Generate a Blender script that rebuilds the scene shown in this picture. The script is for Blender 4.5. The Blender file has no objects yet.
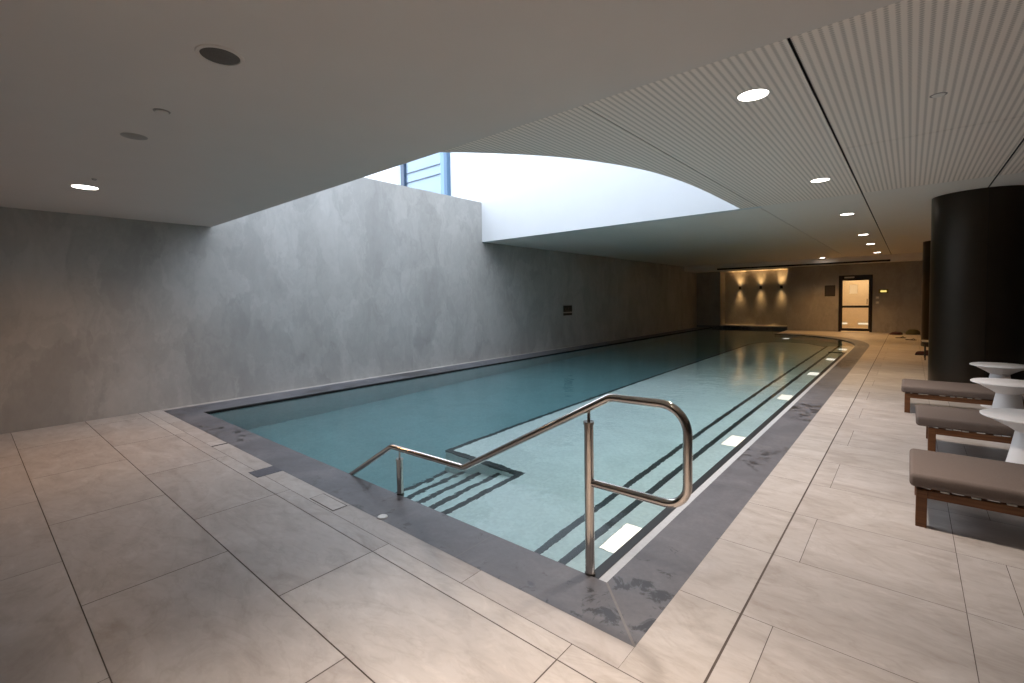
import bpy, bmesh, math, random
from mathutils import Vector, Matrix
random.seed(7)
SC = bpy.context.scene
COL = SC.collection
PI = math.pi

# ------------------------------------------------------------------ helpers
def link(name, bm, mats, parent=None, smooth=False):
    me = bpy.data.meshes.new(name)
    bmesh.ops.recalc_face_normals(bm, faces=bm.faces)
    bm.to_mesh(me); bm.free()
    for m in (mats if isinstance(mats, (list, tuple)) else [mats]):
        me.materials.append(m)
    if smooth:
        for p in me.polygons: p.use_smooth = True
        try: me.set_sharp_from_angle(angle=math.radians(40))
        except Exception: pass
    o = bpy.data.objects.new(name, me)
    COL.objects.link(o)
    if parent: o.parent = parent
    return o

def tag(o, label=None, cat=None, group=None, kind=None):
    if label: o['label'] = label
    if cat: o['category'] = cat
    if group: o['group'] = group
    if kind: o['kind'] = kind
    return o

def struct(o, label, cat):
    return tag(o, label, cat, None, 'structure')

def empty(name, loc, label=None, cat=None, group=None, rz=0):
    o = bpy.data.objects.new(name, None)
    COL.objects.link(o); o.location = loc; o.rotation_euler = (0, 0, rz)
    o.empty_display_size = .1
    return tag(o, label, cat, group)

def copy_tree(o, loc, label=None):
    c = o.copy(); COL.objects.link(c); c.location = loc
    if label: c['label'] = label
    for ch in [k for k in COL.objects if k.parent == o]:
        d = ch.copy(); COL.objects.link(d); d.parent = c
        for g in [k for k in COL.objects if k.parent == ch]:
            e = g.copy(); COL.objects.link(e); e.parent = d
    return c

def box(bm, x0, x1, y0, y1, z0, z1, bev=0, seg=2, mi=0, mat=None):
    vs = [Vector((x, y, z)) for x in (x0, x1) for y in (y0, y1) for z in (z0, z1)]
    if mat is not None: vs = [mat @ v for v in vs]
    v = [bm.verts.new(p) for p in vs]
    fs = []
    for q in ((0, 1, 3, 2), (4, 6, 7, 5), (0, 4, 5, 1), (2, 3, 7, 6), (0, 2, 6, 4), (1, 5, 7, 3)):
        f = bm.faces.new([v[i] for i in q]); f.material_index = mi; fs.append(f)
    bmesh.ops.recalc_face_normals(bm, faces=fs)
    if bev:
        es = list({e for f in fs for e in f.edges})
        bmesh.ops.bevel(bm, geom=es, offset=bev, segments=seg, profile=.5, affect='EDGES')
    return bm

def prism(bm, pts, z0, z1, mi=0, side_mi=None, top=True, bottom=True):
    lo = [bm.verts.new((p[0], p[1], z0)) for p in pts]
    hi = [bm.verts.new((p[0], p[1], z1)) for p in pts]
    n = len(pts)
    if bottom:
        bm.faces.new(lo).material_index = mi
    if top:
        bm.faces.new(hi).material_index = mi
    for i in range(n):
        f = bm.faces.new((lo[i], lo[(i + 1) % n], hi[(i + 1) % n], hi[i]))
        f.material_index = mi if side_mi is None else side_mi
    return bm

def lathe(bm, prof, cx=0, cy=0, cz=0, n=48, a0=0, a1=2 * PI, mi=0):
    full = abs(a1 - a0 - 2 * PI) < 1e-6
    rings = []
    for r, z in prof:
        if r < 1e-6:
            rings.append([bm.verts.new((cx, cy, cz + z))]); continue
        m = n if full else n + 1
        rings.append([bm.verts.new((cx + r * math.cos(a0 + (a1 - a0) * i / n), cy + r * math.sin(a0 + (a1 - a0) * i / n), cz + z)) for i in range(m)])
    for A, B in zip(rings, rings[1:]):
        cnt = n
        for i in range(cnt):
            j = (i + 1) % n if full else i + 1
            if len(A) == 1 and len(B) == 1: continue
            if len(A) == 1: f = bm.faces.new((A[0], B[i], B[j]))
            elif len(B) == 1: f = bm.faces.new((A[i], A[j], B[0]))
            else: f = bm.faces.new((A[i], A[j], B[j], B[i]))
            f.material_index = mi
    return bm

def fillet(pts, rads, seg=10):
    out = [Vector(pts[0])]
    for i in range(1, len(pts) - 1):
        P, A, B = Vector(pts[i]), Vector(pts[i - 1]), Vector(pts[i + 1])
        u, v = (A - P).normalized(), (B - P).normalized()
        ang = u.angle(v); d = min(rads[i] / math.tan(ang / 2), (A - P).length * .49, (B - P).length * .49)
        r = d * math.tan(ang / 2)
        c = P + (u + v).normalized() * (r / math.sin(ang / 2))
        s, e = P + u * d - c, P + v * d - c
        tot = s.angle(e)
        for k in range(seg + 1):
            t = k / seg
            out.append(c + (s * math.sin((1 - t) * tot) + e * math.sin(t * tot)) / math.sin(tot))
    out.append(Vector(pts[-1]))
    return out

def sweep(bm, path, r, n=20, cap=True):
    path = [Vector(p) for p in path]
    t0 = (path[1] - path[0]).normalized()
    ref = Vector((0, 1, 0)) if abs(t0.y) < .9 else Vector((1, 0, 0))
    nrm = t0.cross(ref).normalized()
    rings = []
    for i, p in enumerate(path):
        t = ((path[i] - path[i - 1]).normalized() if i else Vector()) + ((path[i + 1] - path[i]).normalized() if i < len(path) - 1 else Vector())
        t.normalize()
        nrm = (nrm - t * nrm.dot(t)).normalized()
        b = t.cross(nrm)
        rings.append([bm.verts.new(p + (nrm * math.cos(2 * PI * k / n) + b * math.sin(2 * PI * k / n)) * r) for k in range(n)])
    for A, B in zip(rings, rings[1:]):
        for k in range(n):
            bm.faces.new((A[k], A[(k + 1) % n], B[(k + 1) % n], B[k]))
    if cap:
        bm.faces.new(rings[0]); bm.faces.new(rings[-1])
    return bm

# ------------------------------------------------------------------ materials
def new_mat(name):
    m = bpy.data.materials.new(name); m.use_nodes = True
    nt = m.node_tree
    for n in list(nt.nodes): nt.nodes.remove(n)
    out = nt.nodes.new('ShaderNodeOutputMaterial')
    return m, nt, out

def N(nt, t, **kw):
    n = nt.nodes.new(t)
    for k, v in kw.items():
        if k in n.inputs: n.inputs[k].default_value = v
        else: setattr(n, k, v)
    return n

def pbsdf(nt, out, col=(.5, .5, .5), rough=.5, metal=0, spec=.5):
    b = nt.nodes.new('ShaderNodeBsdfPrincipled')
    b.inputs['Base Color'].default_value = (*col, 1)
    b.inputs['Roughness'].default_value = rough
    b.inputs['Metallic'].default_value = metal
    b.inputs['Specular IOR Level'].default_value = spec
    nt.links.new(b.outputs[0], out.inputs[0])
    return b

def plain(name, col, rough=.5, metal=0, spec=.5, nscale=40, namp=.06, bump=0):
    """a plain coat with a little cloudy unevenness"""
    m, nt, out = new_mat(name)
    b = pbsdf(nt, out, col, rough, metal, spec)
    tc = N(nt, 'ShaderNodeTexCoord'); nz = N(nt, 'ShaderNodeTexNoise', Scale=nscale, Detail=4)
    nt.links.new(tc.outputs['Object'], nz.inputs['Vector'])
    r = N(nt, 'ShaderNodeValToRGB')
    r.color_ramp.elements[0].position = .3; r.color_ramp.elements[1].position = .7
    r.color_ramp.elements[0].color = (*[c * (1 - namp) for c in col], 1)
    r.color_ramp.elements[1].color = (*[min(1, c * (1 + namp)) for c in col], 1)
    nt.links.new(nz.outputs['Fac'], r.inputs['Fac']); nt.links.new(r.outputs[0], b.inputs['Base Color'])
    if bump:
        bp = N(nt, 'ShaderNodeBump', Strength=bump, Distance=.002)
        nt.links.new(nz.outputs['Fac'], bp.inputs['Height']); nt.links.new(bp.outputs[0], b.inputs['Normal'])
    return m

def emit(name, col, strength):
    m, nt, out = new_mat(name)
    e = N(nt, 'ShaderNodeEmission'); e.inputs[0].default_value = (*col, 1); e.inputs[1].default_value = strength
    nt.links.new(e.outputs[0], out.inputs[0]); return m

def ramp(nt, src, stops):
    r = N(nt, 'ShaderNodeValToRGB'); el = r.color_ramp.elements
    el[0].position, el[0].color = stops[0][0], (*stops[0][1], 1)
    el[1].position, el[1].color = stops[-1][0], (*stops[-1][1], 1)
    for p, c in stops[1:-1]:
        e = el.new(p); e.color = (*c, 1)
    nt.links.new(src, r.inputs['Fac']); return r.outputs[0]

def mixrgb(nt, a, b, fac, mode='MIX'):
    m = N(nt, 'ShaderNodeMix', data_type='RGBA', blend_type=mode)
    for sock, v in ((m.inputs[0], fac), (m.inputs[6], a), (m.inputs[7], b)):
        if hasattr(v, 'is_linked') or hasattr(v, 'links'): nt.links.new(v, sock)
        elif isinstance(v, (int, float)): sock.default_value = v
        else: sock.default_value = (*v, 1)
    return m.outputs[2]

def mathn(nt, op, a, b=None, c=None):
    m = N(nt, 'ShaderNodeMath', operation=op)
    for i, v in enumerate((a, b, c)):
        if v is None: continue
        if isinstance(v, (int, float)): m.inputs[i].default_value = v
        else: nt.links.new(v, m.inputs[i])
    return m.outputs[0]

def mat_concrete(name, tint=(1, 1, 1), k=1.0):
    """hand trowelled cement render: cloudy patches with soft lapped edges"""
    m, nt, out = new_mat(name)
    b = pbsdf(nt, out, (.4, .39, .37), .62, 0, .3)
    tc = N(nt, 'ShaderNodeTexCoord'); mp = N(nt, 'ShaderNodeMapping')
    mp.inputs['Scale'].default_value = (1, 1, .55)
    nt.links.new(tc.outputs['Object'], mp.inputs['Vector'])
    w = N(nt, 'ShaderNodeTexNoise', Scale=1.4, Detail=6, Roughness=.6)
    nt.links.new(mp.outputs[0], w.inputs['Vector'])
    wv = N(nt, 'ShaderNodeVectorMath', operation='MULTIPLY_ADD'); wv.inputs[1].default_value = (1.1, 1.1, 1.1)
    nt.links.new(w.outputs['Color'], wv.inputs[0]); nt.links.new(mp.outputs[0], wv.inputs[2])
    n1 = N(nt, 'ShaderNodeTexVoronoi', Scale=1.5); n1.feature = 'SMOOTH_F1'; n1.inputs['Smoothness'].default_value = .08
    n2 = N(nt, 'ShaderNodeTexVoronoi', Scale=2.9); n2.feature = 'SMOOTH_F1'; n2.inputs['Smoothness'].default_value = .12
    n3 = N(nt, 'ShaderNodeTexNoise', Scale=10, Detail=7, Roughness=.65)
    n4 = N(nt, 'ShaderNodeTexNoise', Scale=.4, Detail=3)
    n5 = N(nt, 'ShaderNodeTexNoise', Scale=1.25, Detail=6, Roughness=.55, Distortion=.3)
    for n in (n1, n2, n5): nt.links.new(wv.outputs[0], n.inputs['Vector'])
    for n in (n3, n4): nt.links.new(mp.outputs[0], n.inputs['Vector'])
    def c(v): return tuple(v * .86 * k * t for t in tint)
    def grey(sock):
        q = N(nt, 'ShaderNodeSeparateColor'); nt.links.new(sock, q.inputs[0]); return q.outputs[0]
    base = ramp(nt, grey(n1.outputs['Color']), [(0, c(.44)), (1, c(.51))])
    l2 = ramp(nt, grey(n2.outputs['Color']), [(0, (.93, .93, .93)), (1, (1.05, 1.05, 1.05))])
    base = mixrgb(nt, base, l2, .8, 'MULTIPLY')
    l5 = ramp(nt, n5.outputs['Fac'], [(.28, (.84, .84, .84)), (.455, (.97, .97, .97)), (.48, (1.05, 1.05, 1.05)), (.545, (.96, .96, .96)), (.58, (1.03, 1.03, 1.03)), (.72, (1.12, 1.12, 1.12))])
    base = mixrgb(nt, base, l5, 1, 'MULTIPLY')
    fine = ramp(nt, n3.outputs['Fac'], [(.3, (.95, .95, .95)), (.7, (1.04, 1.04, 1.04))])
    base = mixrgb(nt, base, fine, .8, 'MULTIPLY')
    big = ramp(nt, n4.outputs['Fac'], [(.35, (.93, .92, .90)), (.65, (1.05, 1.05, 1.05))])
    base = mixrgb(nt, base, big, 1, 'MULTIPLY')
    nt.links.new(base, b.inputs['Base Color'])
    bp = N(nt, 'ShaderNodeBump', Strength=.15, Distance=.01)
    nt.links.new(n5.outputs['Fac'], bp.inputs['Height']); nt.links.new(bp.outputs[0], b.inputs['Normal'])
    return m

def mat_tile():
    """honed beige stone, each slab with its own cloud pattern and tone (face attribute 'slab')"""
    m, nt, out = new_mat('beige_stone_slab')
    b = pbsdf(nt, out, (.5, .43, .37), .42, 0, .45)
    at = N(nt, 'ShaderNodeAttribute', attribute_name='slab')
    tc = N(nt, 'ShaderNodeTexCoord'); ad = N(nt, 'ShaderNodeVectorMath', operation='MULTIPLY_ADD')
    nt.links.new(at.outputs['Color'], ad.inputs[0]); ad.inputs[1].default_value = (37, 53, 29)
    nt.links.new(tc.outputs['Object'], ad.inputs[2])
    mp = N(nt, 'ShaderNodeMapping'); mp.inputs['Scale'].default_value = (1.0, 2.2, 1)
    mp.inputs['Rotation'].default_value = (0, 0, .35)
    nt.links.new(ad.outputs[0], mp.inputs['Vector'])
    n1 = N(nt, 'ShaderNodeTexNoise', Scale=1.5, Detail=7, Roughness=.6, Distortion=1.2)
    n2 = N(nt, 'ShaderNodeTexNoise', Scale=7, Detail=6, Roughness=.65, Distortion=.6)
    n3 = N(nt, 'ShaderNodeTexNoise', Scale=.9, Detail=5, Roughness=.6, Distortion=1.8)
    for n in (n1, n2, n3): nt.links.new(mp.outputs[0], n.inputs['Vector'])
    base = ramp(nt, n1.outputs['Fac'], [(.3, (.375, .338, .31)), (.48, (.455, .42, .392)), (.56, (.47, .436, .41)), (.72, (.535, .505, .48))])
    fine = ramp(nt, n2.outputs['Fac'], [(.3, (.86, .84, .82)), (.5, (1, 1, 1)), (.56, (1, 1, 1)), (.7, (1.12, 1.12, 1.12))])
    base = mixrgb(nt, base, fine, .9, 'MULTIPLY')
    vein = mathn(nt, 'ABSOLUTE', mathn(nt, 'SUBTRACT', n3.outputs['Fac'], .52))
    vc = ramp(nt, vein, [(0, (.88, .86, .84)), (.03, (1, 1, 1))])
    base = mixrgb(nt, base, vc, .6, 'MULTIPLY')
    sep = N(nt, 'ShaderNodeSeparateColor'); nt.links.new(at.outputs['Color'], sep.inputs[0])
    tone = ramp(nt, sep.outputs[0], [(0, (.93, .92, .92)), (1, (1.05, 1.05, 1.04))])
    base = mixrgb(nt, base, tone, 1, 'MULTIPLY')
    nt.links.new(base, b.inputs['Base Color'])
    rr = N(nt, 'ShaderNodeMapRange'); rr.inputs[3].default_value = .34; rr.inputs[4].default_value = .5
    nt.links.new(n2.outputs['Fac'], rr.inputs[0]); nt.links.new(rr.outputs[0], b.inputs['Roughness'])
    return m

def mat_coping():
    """dark grey stone edging with splashed wet patches"""
    m, nt, out = new_mat('dark_grey_edging_stone')
    b = pbsdf(nt, out, (.1, .1, .1), .5, 0, .5)
    tc = N(nt, 'ShaderNodeTexCoord')
    n1 = N(nt, 'ShaderNodeTexNoise', Scale=2.2, Detail=6, Roughness=.62, Distortion=.8)
    n2 = N(nt, 'ShaderNodeTexNoise', Scale=30, Detail=5, Roughness=.7)
    n3 = N(nt, 'ShaderNodeTexNoise', Scale=6.5, Detail=7, Roughness=.68, Distortion=.5)
    n4 = N(nt, 'ShaderNodeTexNoise', Scale=.55, Detail=1)
    for n in (n1, n2, n3, n4): nt.links.new(tc.outputs['Object'], n.inputs['Vector'])
    base = ramp(nt, n1.outputs['Fac'], [(.3, (.095, .095, .107)), (.52, (.13, .13, .145)), (.7, (.168, .165, .176))])
    fine = ramp(nt, n2.outputs['Fac'], [(.3, (.88, .88, .88)), (.7, (1.1, 1.1, 1.1))])
    base = mixrgb(nt, base, fine, .9, 'MULTIPLY')
    ws = mathn(nt, 'ADD', n3.outputs['Fac'], mathn(nt, 'MULTIPLY', mathn(nt, 'SUBTRACT', n4.outputs['Fac'], .5), .7))
    wet = ramp(nt, ws, [(.565, (0, 0, 0)), (.62, (1, 1, 1))])
    base = mixrgb(nt, base, (.036, .034, .036), wet)
    nt.links.new(base, b.inputs['Base Color'])
    rg = mixrgb(nt, (.5, .5, .5), (.3, .3, .3), wet)
    nt.links.new(rg, b.inputs['Roughness'])
    return m

def mat_perforated():
    """off white acoustic panel drilled with close rows of round holes"""
    m, nt, out = new_mat('perforated_panel')
    b = pbsdf(nt, out, (.6, .56, .52), .7, 0, .25)
    tc = N(nt, 'ShaderNodeTexCoord'); sp = N(nt, 'ShaderNodeSeparateXYZ')
    nt.links.new(tc.outputs['Object'], sp.inputs[0])
    px, py = .048, .026
    def cell(s, p):
        f = mathn(nt, 'FRACT', mathn(nt, 'DIVIDE', s, p))
        return mathn(nt, 'MULTIPLY', mathn(nt, 'SUBTRACT', f, .5), p)
    cx, cy = cell(sp.outputs[0], px), cell(sp.outputs[1], py)
    d = mathn(nt, 'SQRT', mathn(nt, 'ADD', mathn(nt, 'MULTIPLY', cx, cx), mathn(nt, 'MULTIPLY', cy, cy)))
    hole = ramp(nt, d, [(.0085, (1, 1, 1)), (.0135, (0, 0, 0))])
    base = mixrgb(nt, (.90, .81, .74), (.57, .505, .455), hole)
    nt.links.new(base, b.inputs['Base Color'])
    return m

def mat_wood():
    m, nt, out = new_mat('brown_timber')
    b = pbsdf(nt, out, (.12, .05, .02), .45, 0, .4)
    tc = N(nt, 'ShaderNodeTexCoord'); mp = N(nt, 'ShaderNodeMapping'); mp.inputs['Scale'].default_value = (2, 30, 30)
    nt.links.new(tc.outputs['Object'], mp.inputs[0])
    n = N(nt, 'ShaderNodeTexNoise', Scale=2, Detail=5, Distortion=.4); nt.links.new(mp.outputs[0], n.inputs['Vector'])
    nt.links.new(ramp(nt, n.outputs['Fac'], [(.3, (.115, .042, .013)), (.7, (.20, .082, .028))]), b.inputs['Base Color'])
    return m

def mat_pool(name='pale_pool_mosaic', k=1.08, t=(1, 1, 1)):
    """pale mosaic lining"""
    m, nt, out = new_mat(name)
    b = pbsdf(nt, out, (.75, .77, .75), .4, 0, .3)
    tc = N(nt, 'ShaderNodeTexCoord')
    n = N(nt, 'ShaderNodeTexNoise', Scale=1.2, Detail=5, Roughness=.6, Distortion=1.0)
    nt.links.new(tc.outputs['Object'], n.inputs['Vector'])
    base = ramp(nt, n.outputs['Fac'], [(.3, (.70 * k * t[0], .71 * k * t[1], .69 * k * t[2])), (.7, (.82 * k * t[0], .83 * k * t[1], .81 * k * t[2]))])
    v = N(nt, 'ShaderNodeTexVoronoi', Scale=40); v.inputs['Randomness'].default_value = 0
    nt.links.new(tc.outputs['Object'], v.inputs['Vector'])
    hs = N(nt, 'ShaderNodeSeparateColor'); nt.links.new(v.outputs['Color'], hs.inputs[0])
    base = mixrgb(nt, base, ramp(nt, hs.outputs[0], [(0, (.93, .93, .93)), (1, (1.04, 1.04, 1.04))]), 1, 'MULTIPLY')
    nt.links.new(base, b.inputs['Base Color'])
    return m

def mat_water():
    m, nt, out = new_mat('pool_water')
    g = N(nt, 'ShaderNodeBsdfPrincipled')
    g.inputs['Base Color'].default_value = (1, 1, 1, 1); g.inputs['Roughness'].default_value = 0
    g.inputs['IOR'].default_value = 1.333; g.inputs['Transmission Weight'].default_value = 1
    tc = N(nt, 'ShaderNodeTexCoord')
    n1 = N(nt, 'ShaderNodeTexNoise', Scale=2.6, Detail=3, Roughness=.5, Distortion=.3)
    n2 = N(nt, 'ShaderNodeTexNoise', Scale=9, Detail=2, Roughness=.5)
    for n in (n1, n2): nt.links.new(tc.outputs['Object'], n.inputs['Vector'])
    n3 = N(nt, 'ShaderNodeTexNoise', Scale=22, Detail=2); nt.links.new(tc.outputs['Object'], n3.inputs['Vector'])
    h = mathn(nt, 'ADD', mathn(nt, 'ADD', n1.outputs['Fac'], mathn(nt, 'MULTIPLY', n2.outputs['Fac'], .26)), mathn(nt, 'MULTIPLY', n3.outputs['Fac'], .09))
    bp = N(nt, 'ShaderNodeBump', Strength=1.0, Distance=.0065)
    nt.links.new(h, bp.inputs['Height']); nt.links.new(bp.outputs[0], g.inputs['Normal'])
    nt.links.new(g.outputs[0], out.inputs[0])
    v = N(nt, 'ShaderNodeVolumeAbsorption'); v.inputs['Color'].default_value = (0.0, .66, .72, 1); v.inputs['Density'].default_value = .20
    nt.links.new(v.outputs[0], out.inputs['Volume'])
    return m

M = {}
M['concrete'] = mat_concrete('trowelled_cement', (1.02, 1, .965))
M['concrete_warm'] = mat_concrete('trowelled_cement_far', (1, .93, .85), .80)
M['tile'] = mat_tile()
M['grout'] = plain('dark_grout', (.10, .08, .068), .8)
M['coping'] = mat_coping()
M['mosaic'] = mat_pool()
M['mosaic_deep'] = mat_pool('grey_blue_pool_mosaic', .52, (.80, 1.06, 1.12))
M['nosing'] = plain('black_nosing_strip', (.012, .014, .016), .5)
M['water'] = mat_water()
M['perf'] = mat_perforated()
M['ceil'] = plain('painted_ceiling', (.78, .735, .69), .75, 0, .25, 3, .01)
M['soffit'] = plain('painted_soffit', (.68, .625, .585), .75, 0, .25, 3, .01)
M['white'] = plain('white_render', (.66, .675, .69), .7, 0, .2, 3, .01)
M['black'] = plain('black_gap', (.008, .008, .008), .8)
M['metal_dark'] = plain('dark_bronze_cladding', (.032, .022, .013), .33, .5, .5, 8, .08)
M['steel'] = plain('polished_steel', (.62, .58, .54), .12, 1, .5, 30, .03)
M['steel_dark'] = plain('steel_foot', (.06, .055, .05), .4, .8)
M['wood'] = mat_wood()
M['fabric'] = plain('taupe_cushion_fabric', (.165, .13, .112), .85, 0, .2, 220, .10, .25)
M['table'] = plain('white_lacquer', (.88, .87, .87), .35, 0, .4, 20, .01)
M['clip'] = plain('pale_lit_gap', (.6, .58, .54), .3, .6)  # pale tone painted for light showing between the slats
M['door'] = plain('dark_door_metal', (.016, .010, .008), .45, .3)
M['plaque'] = plain('dark_plaque', (.030, .024, .020), .5)
M['plate'] = plain('black_sign', (.018, .016, .013), .5)
M['plate_light'] = plain('faint_sign_mark', (.07, .064, .052), .5)
M['ivory'] = plain('ivory_plate', (.6, .56, .48), .4)
M['paper'] = plain('paper', (.75, .72, .66), .8)
M['cream'] = plain('cream_room', (.74, .62, .46), .7, 0, .3, 3, .03)
M['lamp'] = emit('lit_lens', (1, .93, .84), 14)
M['steplamp'] = emit('step_light_lens', (1, .94, .82), 1.7)
M['signlamp'] = emit('glowing_sign', (1, .78, .22), 1.1)
M['led'] = emit('led_strip', (1, .82, .55), 1.15)
M['rim'] = plain('white_rim', (.7, .66, .62), .5)
M['grille'] = plain('speaker_cloth', (.13, .12, .112), .9, 0, .2, 300, .2)
M['blueframe'] = plain('blue_grey_window_frame', (.16, .27, .40), .4)
M['darkframe'] = plain('navy_window_post', (.035, .06, .10), .4)
M['screen'] = plain('pale_blue_blind', (.33, .42, .53), .6)
M['red_shoe'] = plain('dark_red_cloth', (.045, .012, .012), .8)
M['greenish'] = plain('dull_green_canvas', (.07, .065, .03), .85)
M['black_cloth'] = plain('black_rubber', (.012, .01, .01), .7)
M['slate'] = plain('slate_marker_tile', (.085, .085, .105), .5, 0, .5, 30, .2)
M['basin_white'] = plain('white_plastic', (.8, .8, .78), .4)
def mat_glass():
    m, nt, out = new_mat('clear_glass')
    t = N(nt, 'ShaderNodeBsdfTransparent'); t.inputs[0].default_value = (.93, .95, .96, 1)
    g = N(nt, 'ShaderNodeBsdfGlossy'); g.inputs['Roughness'].default_value = .02
    lw = N(nt, 'ShaderNodeLayerWeight'); lw.inputs[0].default_value = .5; f = N(nt, 'ShaderNodeMath', operation='MULTIPLY_ADD'); f.inputs[1].default_value = .9; f.inputs[2].default_value = .04
    pw = N(nt, 'ShaderNodeMath', operation='POWER'); pw.inputs[1].default_value = 5; nt.links.new(lw.outputs['Facing'], pw.inputs[0]); nt.links.new(pw.outputs[0], f.inputs[0]); mx = N(nt, 'ShaderNodeMixShader')
    nt.links.new(f.outputs[0], mx.inputs[0]); nt.links.new(t.outputs[0], mx.inputs[1]); nt.links.new(g.outputs[0], mx.inputs[2])
    nt.links.new(mx.outputs[0], out.inputs[0]); return m
M['glass'] = mat_glass()

def mat_paper():
    m, nt, out = new_mat('thin_paper')
    a = N(nt, 'ShaderNodeBsdfTranslucent'); a.inputs[0].default_value = (.95, .94, .9, 1)
    b = N(nt, 'ShaderNodeBsdfDiffuse'); b.inputs[0].default_value = (.8, .78, .74, 1)
    mx = N(nt, 'ShaderNodeMixShader'); mx.inputs[0].default_value = .1
    nt.links.new(a.outputs[0], mx.inputs[1]); nt.links.new(b.outputs[0], mx.inputs[2]); nt.links.new(mx.outputs[0], out.inputs[0]); return m

# ------------------------------------------------------------------ dimensions
XL, XR = -8.26, 4.2            # side walls
YB, YF = -3.2, 23.5            # wall behind the camera, far wall
HS, HC = 2.71, 2.985           # near soffit, panel ceiling
YV0, YV1 = 2.57, 8.6           # roof opening, front and back edge
HW = 3.975                     # top of the long concrete wall in the opening
HT = 6.6                       # top of the light shaft
PX0, PX1, PY0 = -7.5, -1.20, 2.15   # pool water edges
CX0, CX1, CY0 = -8.12, -.88, 1.815  # outer edge of the dark coping
ZW = -.02

def arc(cx, cy, a, b, t0, t1, n=16):
    return [(cx + a * math.cos(t0 + (t1 - t0) * i / n), cy + b * math.sin(t0 + (t1 - t0) * i / n)) for i in range(n + 1)]

XREC, YREC = -4.1, 25.0        # recess behind the pool's far end
inner = [(PX0, PY0), (PX1, PY0)] + arc(XREC, 16.6, XREC * -1 + PX1, 4.4, 0, PI / 2, 20) + [(XREC, 24.2), (PX0, 24.2)]
outer = [(CX0, CY0), (CX1, CY0)] + arc(XREC, 16.9, XREC * -1 + CX1, 4.75, 0, PI / 2, 20) + [(XREC, 24.2), (CX0, 24.2)]

# ------------------------------------------------------------------ floor
bm = bmesh.new()
lay = bm.loops.layers.color.new('slab')
def slab(x0, x1, y0, y1, g=.0014, gx0=None, gx1=None):
    x0 += g if gx0 is None else gx0; x1 -= g if gx1 is None else gx1; y0 += g; y1 -= g
    if x1 - x0 < .01 or y1 - y0 < .01: return
    c = (random.random(), random.random(), random.random(), 1)
    v = [bm.verts.new(p) for p in ((x0, y0, 0), (x1, y0, 0), (x1, y1, 0), (x0, y1, 0))]
    f = bm.faces.new(v)
    for l in f.loops: l[lay] = c
def slab_poly(pts):
    c = (random.random(), random.random(), random.random(), 1)
    f = bm.faces.new([bm.verts.new((p[0], p[1], 0)) for p in pts])
    for l in f.loops: l[lay] = c
XJ, XJ2 = -.586, .226          # continuous joints on the right
rows = [1.662 + .668 * k for k in range(-8, 34)]
def runs(x0, x1, start, step=1.35):
    xs = []
    k = math.floor((x0 - start) / step)
    while start + step * k < x1 - .01:
        a, b_ = max(x0, start + step * k), min(x1, start + step * (k + 1))
        if b_ - a > .01: xs.append((a, b_))
        k += 1
    return xs
# front deck, left of the long joint
for k in range(len(rows) - 1):
    y0, y1 = rows[k], rows[k + 1]
    if y1 <= 1.67:
        off = -2.45 if k % 2 else -3.15
        if abs(y0 - .994) < .01:
            for a, b_ in runs(XL, XJ, -2.45): slab(a, b_, y0, 1.547, .003)
            for a, b_ in runs(XL, XJ, -2.45): slab(a, b_, 1.547, y1, .002)
        else:
            for a, b_ in runs(XL, XJ, off): slab(a, b_, y0, y1, .003 if abs(y0 - .326) < .01 else .0018)
for a, b_ in runs(XL, CX1, -1.80): slab(a, b_, 1.662, CY0 + .002, .0015)
# strip between the coping and the long joint
slab(CX1, XJ, 1.662, 2.33, .0016, 0, .005)
y = 2.33
while y < 16.9 - .3:
    slab(CX1, XJ, y, min(y + .668, 16.9), .0016, 0, .005); y += .668
# right hand deck
for k in range(len(rows) - 1):
    y0, y1 = rows[k], min(rows[k + 1], YF)
    if y0 >= YF: break
    if k % 2 == 0:
        slab(XJ, XJ + .134, y0, y1, .0016, .005); slab(XJ + .134, XJ2, y0, y1)
        for a, b_ in runs(XJ2, XR, XJ2 + .2): slab(a, b_, y0, y1)
    else:
        slab(XJ, XJ2, y0, y1, .0016, .005)
        for a, b_ in runs(XJ2, XR, XJ2 + .9): slab(a, b_, y0, y1)
# far deck round the curved end
po = arc(XREC, 16.9, XREC * -1 + CX1, 4.75, 0, PI / 2, 20)
for y0 in [16.9 + .668 * i for i in range(10)]:
    y1 = min(y0 + .668, YF)
    if y0 >= YF: break
    def xat(yy):
        t = (yy - 16.9) / 4.75
        return XREC + (CX1 - XREC) * math.sqrt(max(0, 1 - t * t)) if t < 1 else XREC
    ya = y0 + .0025; yb = y1 - .0025
    slab_poly([(xat(ya), ya), (XJ - .007, ya), (XJ - .007, yb)] + [(xat(yb + (ya - yb) * i / 5), yb + (ya - yb) * i / 5) for i in range(5)])
# strip at the foot of the long wall
y = CY0
while y < 24.2:
    slab(XL, CX0, y, min(y + 1.35, 24.2)); y += 1.35
floor = link('floor', bm, M['tile'])
struct(floor, 'beige stone paved pool deck with thin dark joints', 'floor')
bm = bmesh.new()
mid = [((a[0] * .7 + b_[0] * .3), (a[1] * .7 + b_[1] * .3)) for a, b_ in zip(outer, inner)]
gpts = [(XL, YB), (XR, YB), (XR, YF), (XREC, YF)] + mid[1:-2][::-1] + [mid[0], mid[-1], (XL, 24.2)]
bm.faces.new([bm.verts.new((p[0], p[1], -.004)) for p in gpts])
link('joint', bm, M['grout'], floor)

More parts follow.
